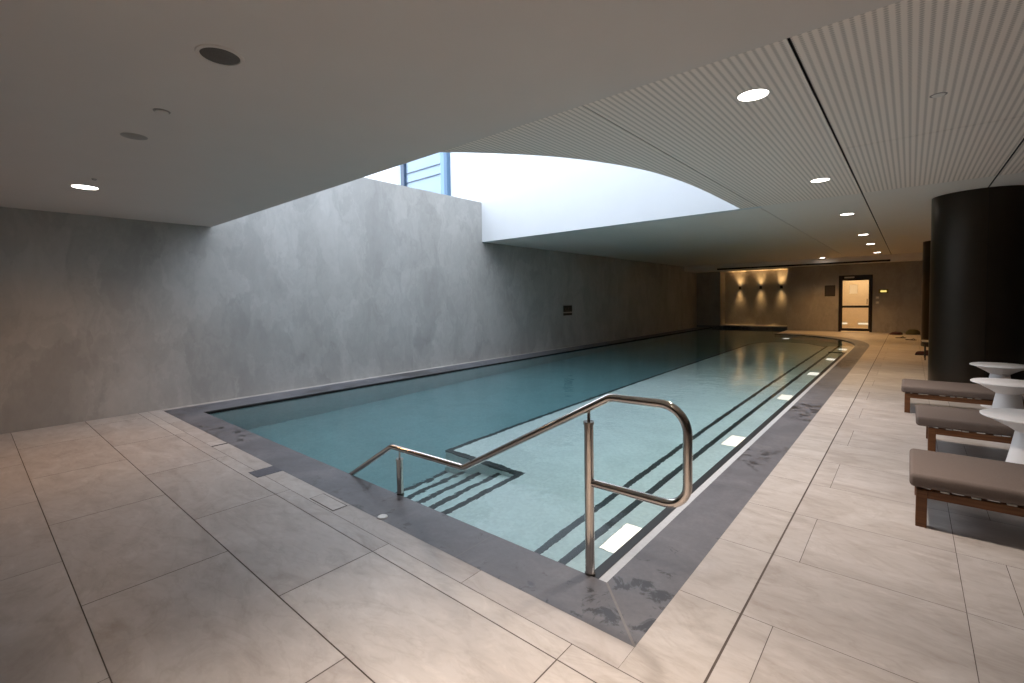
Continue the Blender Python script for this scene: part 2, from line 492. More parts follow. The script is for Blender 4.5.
# drain lid, slots and marker tile let into the front strip
e = empty('drain_lid', (-3.33, 1.735, 0), 'square tiled drain lid with dark outline let into the front deck strip', 'drain lid')
bm = bmesh.new(); box(bm, -.175, .175, -.058, .058, .0002, .0012); link('lid_outline', bm, M['grout'], e)
bm = bmesh.new(); box(bm, -.168, .168, -.051, .051, .0006, .0022)
lay2 = bm.loops.layers.color.new('slab')
for f in bm.faces:
    for l in f.loops: l[lay2] = (.9, .3, .6, 1)
link('lid_insert', bm, M['tile'], e)
bm = bmesh.new(); box(bm, -4.48, -4.285, 1.60, CY0 + .002, .0005, .003, .001)
tag(link('depth_marker_tile', bm, M['slate']), 'dark slate marker tile set in the pale strip before the coping', 'marker tile')
bm = bmesh.new(); box(bm, -5.64, -5.615, 1.665, CY0, .0005, .0022)
tag(link('slot_drain', bm, M['black']), 'short black drain slot across the pale strip near the left wall', 'drain slot')
bm = bmesh.new(); lathe(bm, [(0, .008), (.026, .008), (.034, .005), (.036, 0)], -2.79, 1.848, .001)
tag(link('deck_cap', bm, M['basin_white'], None, True), 'small round white cap on the edge of the dark coping', 'cap')

# ------------------------------------------------------------------ coping and pool
bm = bmesh.new()
nI = len(inner)
def ring(pts, z): return [bm.verts.new((p[0], p[1], z)) for p in pts]
oT, iT, iB = ring(outer, .001), ring(inner, .001), ring(inner, -.10)
for i in range(nI - 2):
    bm.faces.new((oT[i], oT[i + 1], iT[i + 1], iT[i])); bm.faces.new((iT[i], iT[i + 1], iB[i + 1], iB[i]))
i = nI - 1
bm.faces.new((oT[i], oT[0], iT[0], iT[i])); bm.faces.new((iT[i], iT[0], iB[0], iB[i]))
# far: thick dark overflow ledge in the recess
cop = link('coping', bm, M['coping'])
struct(cop, 'dark grey stone coping around the pool, wet in patches', 'pool coping')
bm = bmesh.new()
for a, b_ in (((CX1, CY0), (PX1, PY0)),):
    d = Vector((b_[0] - a[0], b_[1] - a[1], 0)).normalized(); n = Vector((-d.y, d.x, 0)) * .006
    p, q = Vector((*a, .0016)), Vector((*b_, .0016))
    bm.faces.new([bm.verts.new(v) for v in (p - n, q - n, q + n, p + n)])
for x in (-2.01, -3.9, -5.8):
    bm.faces.new([bm.verts.new(v) for v in ((x - .002, CY0, .0016), (x + .002, CY0, .0016), (x + .002, PY0, .0016), (x - .002, PY0, .0016))])
for y in (3.9, 5.8, 7.7, 9.6, 11.5, 13.4):
    bm.faces.new([bm.verts.new(v) for v in ((PX1, y - .002, .0016), (CX1, y - .002, .0016), (CX1, y + .002, .0016), (PX1, y + .002, .0016))])
link('mitre_joint', bm, plain('pale_joint', (.19, .185, .185), .7), cop)

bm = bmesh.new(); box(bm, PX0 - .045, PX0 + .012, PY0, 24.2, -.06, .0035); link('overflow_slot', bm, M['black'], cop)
ZD, ZS = -1.40, -.65           # deep floor, shallow shelf
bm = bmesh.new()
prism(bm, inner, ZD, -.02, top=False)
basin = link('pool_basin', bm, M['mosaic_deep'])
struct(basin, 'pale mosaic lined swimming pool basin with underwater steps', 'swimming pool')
# right hand entry steps
xs = [(-1.305, -.009), (-1.645, -.26), (-1.940, -.46)]
bm = bmesh.new()
yend = 17.0
box(bm, xs[2][0], PX1, PY0, 17.2, ZD, xs[2][1]); box(bm, xs[1][0], PX1 + .001, PY0, 17.3, xs[2][1], xs[1][1])
st = link('entry_step', bm, M['mosaic'], basin)
bm = bmesh.new(); box(bm, xs[0][0], PX1 + .002, PY0, 15.0, xs[1][1], xs[0][1]); link('rim_tile', bm, plain('pale_grey_rim_tile', (.50, .52, .54), .45), basin)
for (x, z), y1 in zip(xs, (15.0, 17.3, 17.2)):
    bm = bmesh.new(); box(bm, x - .010, x + .048, PY0 + .001, y1, z - .05, z + .003)
    link('nosing', bm, M['nosing'], basin)
bm = bmesh.new(); box(bm, xs[1][0], xs[0][0] + .06, 14.94, 15.01, xs[0][1] - .05, xs[0][1] + .004); link('nosing', bm, M['nosing'], basin)
# shallow shelf with a stair notch in its near corner
SX, NX, NY = -4.08, -3.0, 3.57
sh = [(NX, PY0), (xs[2][0], PY0), (xs[2][0], 17.2)] + [(-2.55, 18.1), (-3.1, 18.3), (-3.6, 18.15), (-3.9, 17.8), (SX, 17.0)] + [(SX, NY), (NX, NY)]
bm = bmesh.new(); prism(bm, sh, ZD, ZS); link('shelf', bm, M['mosaic'], basin)
def strip(path, w, z, name='nosing', closed=False):
    bm = bmesh.new()
    P = [Vector((p[0], p[1], 0)) for p in path]
    L, R_ = [], []
    for i, p in enumerate(P):
        d = Vector()
        ns = []
        if i: ns.append((P[i] - P[i - 1]).normalized())
        if i < len(P) - 1: ns.append((P[i + 1] - P[i]).normalized())
        ns = [Vector((-t.y, t.x, 0)) for t in ns]
        n = sum(ns, Vector()).normalized(); k = 1 / max(.3, n.dot(ns[0]))
        L.append(p); R_.append(p + n * w * k)
    for a, zz in ((0, 0),):
        vs = []
        for l, r in zip(L, R_):
            vs.append([bm.verts.new((v.x, v.y, q)) for v, q in ((l, z - .05), (l, z + .005), (r, z + .005), (r, z - .05))])
        for A, B in zip(vs, vs[1:]):
            for k in range(4): bm.faces.new((A[k], A[(k + 1) % 4], B[(k + 1) % 4], B[k]))
        bm.faces.new(vs[0]); bm.faces.new(vs[-1][::-1])
    link(name, bm, M['nosing'], basin)
edge = [(xs[2][0], 17.2), (-2.55, 18.1), (-3.1, 18.3), (-3.6, 18.15), (-3.9, 17.8), (SX - .004, 17.0), (SX - .004, NY - .004), (NX - .004, NY - .004), (NX - .004, PY0)]
strip(edge, .065, ZS)
# notch stairs
bm = bmesh.new()
sx = [NX - .27 * (k + 1) for k in range(4)]
for k, x in enumerate(sx):
    z = ZS - .15 * (k + 1)
    box(bm, x, NX if k == 0 else sx[k - 1], PY0, NY, ZD, z)
    bm2 = bmesh.new(); box(bm2, x - .006, x + .055, PY0 + .001, NY - .001, z - .05, z + .004); link('nosing', bm2, M['nosing'], basin)
link('notch_stair', bm, M['mosaic'], basin)
# step lights
first = None
names = ['nearest the handrail, glowing broad and bright', 'second along from the handrail', 'third along from the handrail', 'fourth along from the handrail', 'fifth along from the handrail, beyond the loungers', 'last before the curved end of the pool']
for k, yy in enumerate((2.85, 5.47, 8.22, 10.95, 13.6, 16.2)):
    l = 'underwater step light ' + names[k]
    if not first:
        e = empty('step_light', (-1.44, yy, xs[1][1] + .0), l, 'pool light', 'lights set in the long pool step')
        bm = bmesh.new(); box(bm, -.095, .095, -.20, .20, .001, .006, .002); link('lens', bm, M['steplamp'], e)
        bm = bmesh.new(); box(bm, -.102, .102, -.207, .207, .0005, .003); link('frame', bm, M['rim'], e)
        first = e
    else:
        copy_tree(first, (-1.44, yy, xs[1][1]), l)
far_light = copy_tree(first, (-3.45, 19.6, ZD + .9), 'underwater light glowing at the dark far end of the pool')
del far_light['group']
# water
bm = bmesh.new()
wpts = [(PX0 - .02, PY0 - .02), (PX1 + .02, PY0 - .02)] + arc(XREC, 16.6, XREC * -1 + PX1 + .02, 4.42, 0, PI / 2, 20) + [(XREC, 24.22), (PX0 - .02, 24.22)]
prism(bm, wpts, ZD - .02, ZW)
water = link('pool_water', bm, M['water'], None, True)
water.cycles.is_caustics_caster = True
for o in [basin] + [c for c in COL.objects if c.parent == basin]: o.cycles.is_caustics_receiver = True
tag(water, 'calm clear turquoise water filling the pool', 'water', None, 'stuff')

# ------------------------------------------------------------------ walls
def wall(name, boxes, m, label):
    bm = bmesh.new()
    for b_ in boxes: box(bm, *b_)
    o = link(name, bm, m); struct(o, label, 'wall'); return o
wall('wall_left', [(XL - .3, XL, YB - .2, 26, -.1, HW)], M['concrete'], 'long trowelled grey concrete wall along the left of the pool')
DX0, DX1, DZ = -2.25, -1.14, 2.30
wall('wall_far', [(XREC, DX0, YF, YF + .2, -.008, 2.95), (DX1, XR, YF, YF + .2, -.008, 2.95), (DX0, DX1, YF, YF + .2, DZ, 2.95), (XREC, XREC + .2, YF + .2, YREC + .2, -.008, 2.95)], M['concrete_warm'], 'warm beige plastered end wall with a lit glass door')
wall('wall_recess', [(XL, XREC, YREC, YREC + .2, -.1, 2.95), (XL, -7.12, 24.21, YREC, .0, 2.76)], M['concrete_warm'], 'dark plastered back wall of the recess behind the three wall lights')
wall('wall_right', [(XR, XR + .2, YB - .2, YF + .2, -.1, 3.2)], M['concrete_warm'], 'plastered wall on the right of the deck, out of frame')
wall('wall_back', [(XL, XR, YB - .2, YB, -.1, 3.2)], M['concrete_warm'], 'plastered wall behind the camera')
# overflow ledge at the recess
bm = bmesh.new(); box(bm, XL, XREC, 24.2, YREC, -1.5, .10, .01)
led = struct(link('trim_1', bm, M['coping']), 'low dark stone ledge below the three wall lights', 'ledge')
bm = bmesh.new(); box(bm, XL, XREC, 24.62, YREC, .10, .125); link('ledge_cap', bm, plain('pale_stone_cap', (.4, .37, .33), .5), led)

# ------------------------------------------------------------------ ceilings
bm = bmesh.new(); box(bm, XL, XR, YB, YV0, HS, HS + .1)
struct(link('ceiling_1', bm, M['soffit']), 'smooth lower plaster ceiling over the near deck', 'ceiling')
# curved right edge of the roof opening
ctrl = [(-2.21, YV1), (-2.205, 7.4), (-2.215, 6.6), (-2.26, 5.9), (-2.36, 5.25), (-2.55, 4.65), (-2.82, 4.10), (-3.18, 3.60), (-3.58, 3.17), (-4.1, 2.75), (-4.42, YV0 - .02)]
def cr(ps, n=6):
    out = []
    for i in range(len(ps) - 1):
        p0, p1, p2, p3 = ps[max(i - 1, 0)], ps[i], ps[i + 1], ps[min(i + 2, len(ps) - 1)]
        for k in range(n):
            t = k / n
            out.append(tuple(.5 * (2 * b_ + (c - a) * t + (2 * a - 5 * b_ + 4 * c - d) * t * t + (3 * b_ - a - 3 * c + d) * t ** 3) for a, b_, c, d in zip(p0, p1, p2, p3)))
    out.append(ps[-1]); return out
curve = cr(ctrl)
XS = [-1.939, -.559, .82, 2.2, XR]        # long panel joints
gaps = [.006, .009, .011, .006, 0]
bm = bmesh.new()
YS = {0: [YV0 - .02, 8.6, 15.4, 22.5], 1: [YV0 - .02, 5.877, 8.6, 15.4, 22.5], 2: [YV0 - .02, 5.2, 8.6, 15.4, 22.5], 3: [YV0 - .02, 5.877, 8.6, 15.4, 22.5]}
for i in range(4):
    ys = YS[i]
    for a, b_ in zip(ys, ys[1:]):
        box(bm, XS[i] + gaps[i], XS[i + 1] - gaps[i + 1], a + .006, b_ - .006, HC, HC + .008, 0, 2, 0 if a < 8 else 1)
prism(bm, [(XS[0] - .004, YV0 - .02)] + [(XS[0] - .004, YV1)] + curve, HC, HC + .008)
ce = struct(link('ceiling_2', bm, [M['perf'], M['ceil']]), 'perforated acoustic panel ceiling over the deck with dark joints', 'ceiling')
bm = bmesh.new(); box(bm, XL, XS[0] - .003, YV1, 22.5, HC, HC + .02)
struct(link('ceiling_3', bm, M['ceil']), 'smooth plaster ceiling over the far half of the pool', 'ceiling')
# dark void above the panel joints, follows the roof opening
bm = bmesh.new()
prism(bm, [(XR, YV0 - .02), (XR, 23.6), (XL, 23.6), (XL, YV1 + .16), (-2.05, YV1 + .16)] + [(x + .16, y) for x, y in curve], HC + .03, HC + .12)
struct(link('ceiling_4', bm, M['black']), 'dark void above the ceiling panel joints', 'ceiling')
# bulkhead at the far end
bm = bmesh.new(); box(bm, XL, XR, 22.5, 25.2, 2.75, 2.984)
struct(link('ceiling_5', bm, M['ceil']), 'lowered plaster bulkhead above the end wall and recess', 'ceiling')
bm = bmesh.new(); box(bm, -6.75, -.58, 22.48, 22.56, 2.738, 2.805)
tag(link('linear_vent', bm, M['black']), 'long thin black slot vent along the bulkhead above the door', 'vent')

# ------------------------------------------------------------------ light shaft
bm = bmesh.new(); box(bm, -15, -1.9, YV1 - .003, YV1 + .15, HC - .001, HT)
# opening for the outside window is framed on the wall face
w = struct(link('wall_shaft', bm, M['white']), 'bright white wall at the back of the roof opening', 'wall')
bm = bmesh.new(); box(bm, -15, XR, YV0 - .16, YV0 - .02, HS + .1, HT)
struct(link('wall_shaft_near', bm, M['white']), 'white near face of the roof opening above the lower ceiling', 'wall')
bm = bmesh.new()
lo = [bm.verts.new((x, y, HC + .0)) for x, y in curve]; hi = [bm.verts.new((x, y, HT)) for x, y in curve]
lo2 = [bm.verts.new((x + .15, y, HC + .025)) for x, y in curve]; hi2 = [bm.verts.new((x + .15, y, HT)) for x, y in curve]
for i in range(len(curve) - 1):
    bm.faces.new((lo[i], lo[i + 1], hi[i + 1], hi[i])); bm.faces.new((lo2[i], lo2[i + 1], hi2[i + 1], hi2[i])); bm.faces.new((hi[i], hi[i + 1], hi2[i + 1], hi2[i]))
struct(link('wall_shaft_curved', bm, M['white'], None, True), 'curved white side wall of the roof opening', 'wall')
bm = bmesh.new(); box(bm, -15, XL - .3, YV0 - .02, YV1, HW - .3, HW - .001)
struct(link('ground_terrace', bm, M['white']), 'pale roof terrace behind the top of the concrete wall', 'terrace')
# window beyond the wall top
wr = empty('window_1', (0, YV1, 0), 'blue framed window with a pale blind above the concrete wall', 'window'); wr['kind'] = 'structure'
zb, zt = HW - .0, 6.3
bm = bmesh.new(); box(bm, -11.56, -11.40, -.10, .0, zb, zt, .006); link('window_frame', bm, M['screen'], wr)
bm = bmesh.new(); box(bm, -11.40, -11.24, -.12, .0, zb, zt, .006); link('window_post', bm, M['darkframe'], wr)
bm = bmesh.new(); box(bm, -9.66, -9.50, -.11, .0, zb, zt, .006); link('window_jamb', bm, M['blueframe'], wr)
bm = bmesh.new(); box(bm, -9.50, -9.38, -.13, .0, zb, zt, .006); link('window_jamb', bm, plain('mid_blue_frame', (.07, .14, .23), .4), wr)
bm = bmesh.new()
box(bm, -11.24, -9.66, -.03, -.005, zb, zt)
link('blind', bm, M['screen'], wr)
bm = bmesh.new()
for z in (4.94, 5.205): box(bm, -11.24, -9.66, -.065, -.03, z, z + .022)
link('glazing_bar', bm, M['darkframe'], wr)
bm = bmesh.new(); box(bm, -11.24, -9.66, -.055, -.048, zb, zt); link('pane', bm, M['glass'], wr)

# ------------------------------------------------------------------ columns
def column(name, cx, cy, r, label):
    e = empty(name, (cx, cy, 0), label, 'column'); e['kind'] = 'structure'
    a = math.atan2(9.434 - 9.985, .83 - .78)
    g = .006 / r
    for s in (0, 1):
        bm = bmesh.new()
        a0, a1 = a + s * PI + g / 2, a + (s + 1) * PI - g / 2
        lathe(bm, [(r, 0), (r, HC - .001)], 0, 0, 0, 40, a0, a1)
        link('cladding_shell', bm, M['metal_dark'], e, True)
    bm = bmesh.new(); lathe(bm, [(r - .012, 0), (r - .012, HC - .001)], n=48); link('core', bm, M['black'], e, True)
    return e
column('column', .78, 9.985, .546, 'big round black clad column behind the loungers')
column('column', .80, 18.0, .546, 'second round black column beyond the big one')

# ------------------------------------------------------------------ handrail
YR = 2.172
hr = empty('handrail', (-1.30, YR, 0), 'polished steel handrail with a looped end running down into the pool', 'handrail')
def loc(x, z, y=YR): return Vector((x + 1.30, y - YR, z))
pts = [loc(-4.5, -.47), loc(-3.126, .355), loc(-2.30, .367), loc(-1.185, .987), loc(-.782, .992), loc(-.782, .508), loc(-1.30, .508)]
bm = bmesh.new(); sweep(bm, fillet(pts, [0, .10, .10, .10, .13, .11, 0], 12), .0215, 24)
link('rail', bm, M['steel'], hr, True)
for x, zt, zr, zb in ((-1.312, .828, .885, -.16), (-3.02, .265, .335, -.70)):
    y = 2.168
    bm = bmesh.new(); sweep(bm, [loc(x, zb, y), loc(x, zt, y)], .0255, 28); p = link('post', bm, M['steel'], hr, True)
    bm = bmesh.new(); sweep(bm, [loc(x, zt - .002, y), loc(x, zt + .014, y)], .029, 28); link('collar', bm, M['steel'], p, True)
    bm = bmesh.new(); sweep(bm, [loc(x, zt, y), loc(x, zr + .02, YR)], .008, 14); link('pin', bm, M['steel'], p, True)
    bm = bmesh.new(); lathe(bm, [(.0256, .010), (.028, .009), (.029, 0), (.029, -.015)], x + 1.30, y - YR, 0, 28); link('foot_ring', bm, M['steel_dark'], p, True)

# ------------------------------------------------------------------ loungers
def lounger(x, y, label, slide=0.0, lit_gaps=(.115, .255, .405)):
    e = empty('sun_lounger', (x, y, 0), label, 'sun lounger', 'sun loungers in a row along the right of the deck')
    W, L = .65, 1.95
    for yy, nm in ((0, 'side_rail'), (W - .032, 'side_rail')):
        bm = bmesh.new(); box(bm, 0, L, yy, yy + .032, .192, .246, .004); link(nm, bm, M['wood'], e)
    bm = bmesh.new(); box(bm, .002, .034, .032, W - .032, .195, .243, .004); link('end_rail', bm, M['wood'], e)
    for xx in (0.0, L - .056):
        for yy in (-.004, W - .05):
            bm = bmesh.new(); box(bm, xx - .002, xx + .054, yy, yy + .054, 0, .243, .004); link('leg', bm, M['wood'], e)
    for k in range(8):
        bm = bmesh.new(); box(bm, .07 + k * .155, .17 + k * .155, .02, W - .02, .240, .252, .003); link('slat', bm, M['wood'], e)
    for c in lit_gaps:
        bm = bmesh.new(); box(bm, c, c + .042, -.002, .03, .247, .256, .002); link('clip', bm, M['clip'], e)  # small pale blocks imitating light that passes through the slat gaps
    # cushion, flat part then a raised back part
    def cush(bm, m4, x0, x1):
        box(bm, x0, x1, -.012, W + .012, 0, .088, .026, 4, 0, m4)
    bm = bmesh.new(); cush(bm, Matrix.Translation((slide, 0, .255)), -.035, 1.27)
    link('seat_cushion', bm, M['fabric'], e, True)
    m4 = Matrix.Translation((1.27, 0, .255)) @ Matrix.Rotation(-math.radians(28), 4, 'Y')
    bm = bmesh.new(); cush(bm, m4, 0.01, .68); link('back_cushion', bm, M['fabric'], e, True)
    bm = bmesh.new(); box(bm, 0, .67, .04, W - .04, -.035, -.004, .004, 2, 0, m4); link('backrest_frame', bm, M['wood'], e)
    bm = bmesh.new()
    bm.free()
    for yy in (.08, W - .11):
        bm = bmesh.new(); box(bm, 1.72, 1.75, yy, yy + .03, .243, .44, .003); link('prop', bm, M['wood'], e)
    return e
lounger(.05, 3.945, 'taupe cushioned timber sun lounger nearest the camera, its foot end fully in view')
lounger(.150, 5.82, 'middle taupe sun lounger, between the two front white tables', -.055, (.12, .23, .43))
lounger(-.032, 7.70, 'farthest taupe sun lounger, in front of the big black column', 0, (.13, .42, .57))

# ------------------------------------------------------------------ side tables
def side_table(x, y, label):
    e = empty('side_table', (x, y, 0), label, 'side table', 'white side tables between the loungers')
    R = .288
    bm = bmesh.new()
    lathe(bm, [(0, .562), (R - .006, .562), (R, .558), (R, .551), (R - .004, .547), (R * .80, .527), (.135, .472), (.098, .445), (0, .445)], n=64)
    link('table_top', bm, M['table'], e, True)
    bm = bmesh.new()
    lathe(bm, [(0, .446), (.092, .446), (.096, .42), (.116, .30), (.142, .16), (.168, .03), (.172, .006), (.168, 0), (0, 0)], n=64)
    link('pedestal', bm, M['table'], e, True)
side_table(.722, 5.2, 'round white pedestal table beside the nearest lounger, largest of three')
side_table(.80, 7.07, 'round white pedestal table between the middle and farthest loungers')
side_table(.907, 8.72, 'round white pedestal table closest to the black column')

# ------------------------------------------------------------------ ceiling fittings
SPOTS = []
def downlight(x, y, z, r, label, power, group='round downlights in a line along the ceiling', col=(1, .76, .52), ang=92):
    e = empty('downlight', (x, y, z), label, 'downlight', group)
    bm = bmesh.new(); lathe(bm, [(0, -.002), (r * .93, -.002), (r * .93, .004)], n=40); link('lens', bm, M['lamp'], e)
    bm = bmesh.new(); lathe(bm, [(r * .93, -.001), (r * .95, -.005), (r * 1.06, -.004), (r * 1.08, .001)], n=40); link('rim', bm, M['rim'], e, True)
    SPOTS.append((x, y, z - .03, power, col, ang, (0, 0, 0)))
dn = ['nearest and largest ceiling downlight, bright oval on the perforated panels', 'second ceiling downlight from the camera along the deck', 'third ceiling downlight from the camera along the deck', 'fourth ceiling downlight from the camera along the deck', 'fifth ceiling downlight along the deck, near the end wall', 'last ceiling downlight of the deck line, nearest the door']
for k, (yy, r) in enumerate(((3.847, .108), (7.233, .108), (10.61, .108), (14.5, .108), (17.3, .108), (21.0, .108))):
    downlight(-.905, yy, HC, r, dn[k], (370, 350, 290, 210, 210, 220)[k], 'round downlights in a line along the ceiling', [(1, .85, .75), (1, .85, .75), (1, .70, .42), (1, .56, .23), (1, .54, .19), (1, .54, .19)][k], (106, 108, 112, 120, 120, 120)[k])
downlight(-2.66, 22.1, HC, .105, 'small downlight standing off the line, left of the door by the black slot', 230, 'round downlights in a line along the ceiling', (1, .54, .19), 120)
downlight(-6.352, .862, HS, .108, 'lone round downlight in the lower ceiling beside the left wall', 105, 'downlights in the lower ceiling', (1, .52, .20), 150)
downlight(-.60, .70, HS, .108, 'unseen round downlight added in the lower ceiling above the camera', 520, 'downlights in the lower ceiling', (1, .82, .68), 84)  # unseen lamp, added and placed to brighten the near deck
e = empty('ceiling_speaker', (-2.57, .868, HS), 'round grey speaker grille in the lower ceiling, largest fitting there', 'ceiling speaker')
bm = bmesh.new(); lathe(bm, [(0, -.008), (.078, -.007), (.086, -.002)], n=48); link('grille', bm, M['grille'], e, True)
bm = bmesh.new(); lathe(bm, [(.084, -.001), (.086, -.007), (.101, -.005), (.104, .001)], n=48); link('rim', bm, M['soffit'], e, True)
bm = bmesh.new(); lathe(bm, [(0, -.006), (.06, -.006), (.078, -.001)], -4.228, .852, HS, 40)
tag(link('ceiling_cover', bm, plain('grey_cover', (.36, .34, .32), .6), None, True), 'flat round grey cover plate between the lone downlight and the speaker', 'cover plate')
e = empty('ceiling_sprinkler', (-3.565, .862, HS), 'small concealed sprinkler disc beside the ceiling speaker', 'sprinkler')
bm = bmesh.new(); lathe(bm, [(0, -.010), (.034, -.010), (.036, -.006)], n=32); link('cap', bm, M['soffit'], e, True)
bm = bmesh.new(); lathe(bm, [(.022, -.004), (.044, -.003), (.046, .001)], n=32); link('collar', bm, plain('shadow_collar', (.3, .27, .25), .6), e, True)
bm = bmesh.new(); lathe(bm, [(0, -.012), (.016, -.010), (.02, 0)], -5.90, .87, HS, 24)
tag(link('ceiling_sensor', bm, plain('grey_sensor', (.3, .28, .26), .6), None, True), 'tiny grey sensor button beside the lone downlight', 'sensor')
e = empty('smoke_detector', (.138, 4.805, HC), 'small flush round detector in the perforated panel', 'detector')
bm = bmesh.new(); lathe(bm, [(0, -.007), (.034, -.007), (.04, -.001)], n=32); link('body', bm, M['ceil'], e, True)
bm = bmesh.new(); lathe(bm, [(.038, -.001), (.04, -.003), (.05, -.002), (.052, .001)], n=32); link('rim', bm, plain('grey_ring', (.3, .27, .25), .6), e, True)

# ------------------------------------------------------------------ wall sign
e = empty('wall_sign', (XL, 12.44, 1.0), 'small dark two part sign plate on the long concrete wall', 'sign')
bm = bmesh.new(); box(bm, .0, .012, -.24, .24, .11, .31, .002); link('panel', bm, M['plate'], e)
bm = bmesh.new(); box(bm, .0, .012, -.24, .24, 0, .075, .002); link('bar', bm, M['plate'], e)
bm = bmesh.new()
lathe_y = [(-.13, .21), (.03, .23)]
for yy, zz in lathe_y: box(bm, .012, .014, yy - .028, yy + .028, zz - .028, zz + .028, .0)
box(bm, .012, .014, -.2, .2, .135, .148); box(bm, .012, .014, -.17, .13, .165, .175)
link('pictogram', bm, M['plate_light'], e)

# ------------------------------------------------------------------ recess wall lights
ws = None
lab = ['leftmost of the three up and down wall lights in the recess', 'middle of the three up and down wall lights in the recess', 'right wall light of three, against the recess corner']
for k, x in enumerate((-6.40, -5.48, -4.60)):
    if ws is None:
        ws = empty('wall_lamp', (x, YREC, 1.93), lab[k], 'wall lamp', 'wall lights in the recess')
        bm = bmesh.new(); lathe(bm, [(.05, -.07), (.055, -.07), (.055, .07), (.05, .07), (.05, .03), (0, .03)], 0, -.085, 0, 28); lathe(bm, [(.05, -.07), (.05, -.03), (0, -.03)], 0, -.085, 0, 28)
        link('shade', bm, M['black'], ws, True)
        bm = bmesh.new(); box(bm, -.045, .045, -.03, 0, -.045, .045, .004); link('wall_plate', bm, M['black'], ws)
        bm = bmesh.new(); lathe(bm, [(0, .032), (.04, .032)], 0, -.085, 0, 20)
        wb = emit('warm_bulb', (1, .75, .4), 12); link('bulb', bm, wb, ws)
        bm = bmesh.new(); lathe(bm, [(0, -.032), (.04, -.032)], 0, -.085, 0, 20); link('bulb', bm, wb, ws)
    else:
        copy_tree(ws, (x, YREC, 1.93), lab[k])
    SPOTS.append((x, YREC - .10, 2.01, 65, (1, .60, .24), 84, (PI, 0, 0)))
    SPOTS.append((x, YREC - .10, 1.85, 70, (1, .60, .24), 64, (0, 0, 0)))

# ------------------------------------------------------------------ end wall door and fittings
d = empty('door_1', (DX0, YF, 0), 'dark framed glazed door glowing in the end wall', 'door'); d['kind'] = 'structure'
W = DX1 - DX0
bm = bmesh.new()
box(bm, 0, .085, -.02, .14, 0, DZ, .004); box(bm, W - .085, W, -.02, .14, 0, DZ, .004); box(bm, .085, W - .085, -.02, .14, DZ - .17, DZ, .004)
link('door_frame', bm, M['door'], d)
bm = bmesh.new()
box(bm, .085, .125, .03, .08, .03, DZ - .17, .003); box(bm, W - .125, W - .085, .03, .08, .03, DZ - .17, .003)
box(bm, .125, W - .125, .03, .08, .03, .14, .003); box(bm, .125, W - .125, .03, .08, .98, 1.07, .003); box(bm, .125, W - .125, .03, .08, DZ - .21, DZ - .17, .003)
leaf = link('door_leaf', bm, M['door'], d)
bm = bmesh.new(); box(bm, .125, W - .125, .05, .058, .14, DZ - .21); link('pane', bm, M['glass'], d)
bm = bmesh.new(); sweep(bm, fillet([(W - .17, .045, 1.12), (W - .17, .0, 1.12), (W - .17, .0, 1.33), (W - .17, .045, 1.33)], [0, .02, .02, 0], 5), .011, 12); link('door_handle', bm, M['door'], d, True)
bm = bmesh.new(); box(bm, .19, .52, -.06, -.02, DZ - .115, DZ - .055, .004); link('door_closer', bm, M['ivory'], d)
bm = bmesh.new(); box(bm, .36, .62, .044, .049, 1.55, 1.92); link('door_notice', bm, mat_paper(), d)
# lit lobby behind the door
bm = bmesh.new()
x0, x1, y0, y1 = DX0 - .6, DX1 + .8, YF + .2, 26.2
for b_ in ((x0 - .1, x1 + .1, y1, y1 + .1, -.1, 2.7), (x0 - .1, x0, y0, y1, -.1, 2.7), (x1, x1 + .1, y0, y1, -.1, 2.7), (x0, x1, y0, y1, 2.6, 2.7), (x0, x1, y0 - .2, y1, -.1, .002)): box(bm, *b_)
struct(link('wall_lobby', bm, M['cream']), 'cream walls of the small lit lobby behind the glazed door', 'wall')
e = empty('skirting_light', (-1.75, 26.2, .17), 'pair of bright strips low on the lobby wall behind the door', 'strip light')
for a, b_ in ((-.85, -.42), (-.02, .8)):
    bm = bmesh.new(); box(bm, a, b_, -.015, 0, 0, .07, .002); link('strip', bm, M['led'], e)
bm = bmesh.new(); box(bm, -2.735, -2.37, YF - .012, YF, 1.46, 1.915, .002)
pq = tag(link('plaque_sign', bm, M['plaque']), 'dark square plaque on the end wall left of the door', 'plaque')
bm = bmesh.new(); box(bm, -2.70, -2.405, YF - .0145, YF - .011, 1.50, 1.875); link('inset', bm, plain('dark_inset', (.045, .036, .03), .4), pq)
e = empty('exit_sign', (-.80, YF, 1.63), 'small glowing yellow sign on the end wall right of the door', 'sign')
bm = bmesh.new(); box(bm, -.15, .15, -.02, 0, -.075, .075, .004); link('housing', bm, plain('olive_housing', (.22, .17, .03), .5), e)
bm = bmesh.new(); box(bm, -.095, .095, -.024, -.019, -.035, .035, .002); link('lit_face', bm, M['signlamp'], e)
for z, l in ((1.38, 'upper of two small ivory switches right of the door'), (1.185, 'lower of two small ivory switches right of the door')):
    e = empty('light_switch', (-.985, YF, z), l, 'switch', 'switches by the door')
    bm = bmesh.new(); box(bm, -.05, .05, -.010, 0, -.045, .045, .003); link('plate', bm, M['ivory'], e)
    bm = bmesh.new(); box(bm, -.016, .016, -.016, -.009, -.022, .022, .002); link('rocker', bm, M['paper'], e)

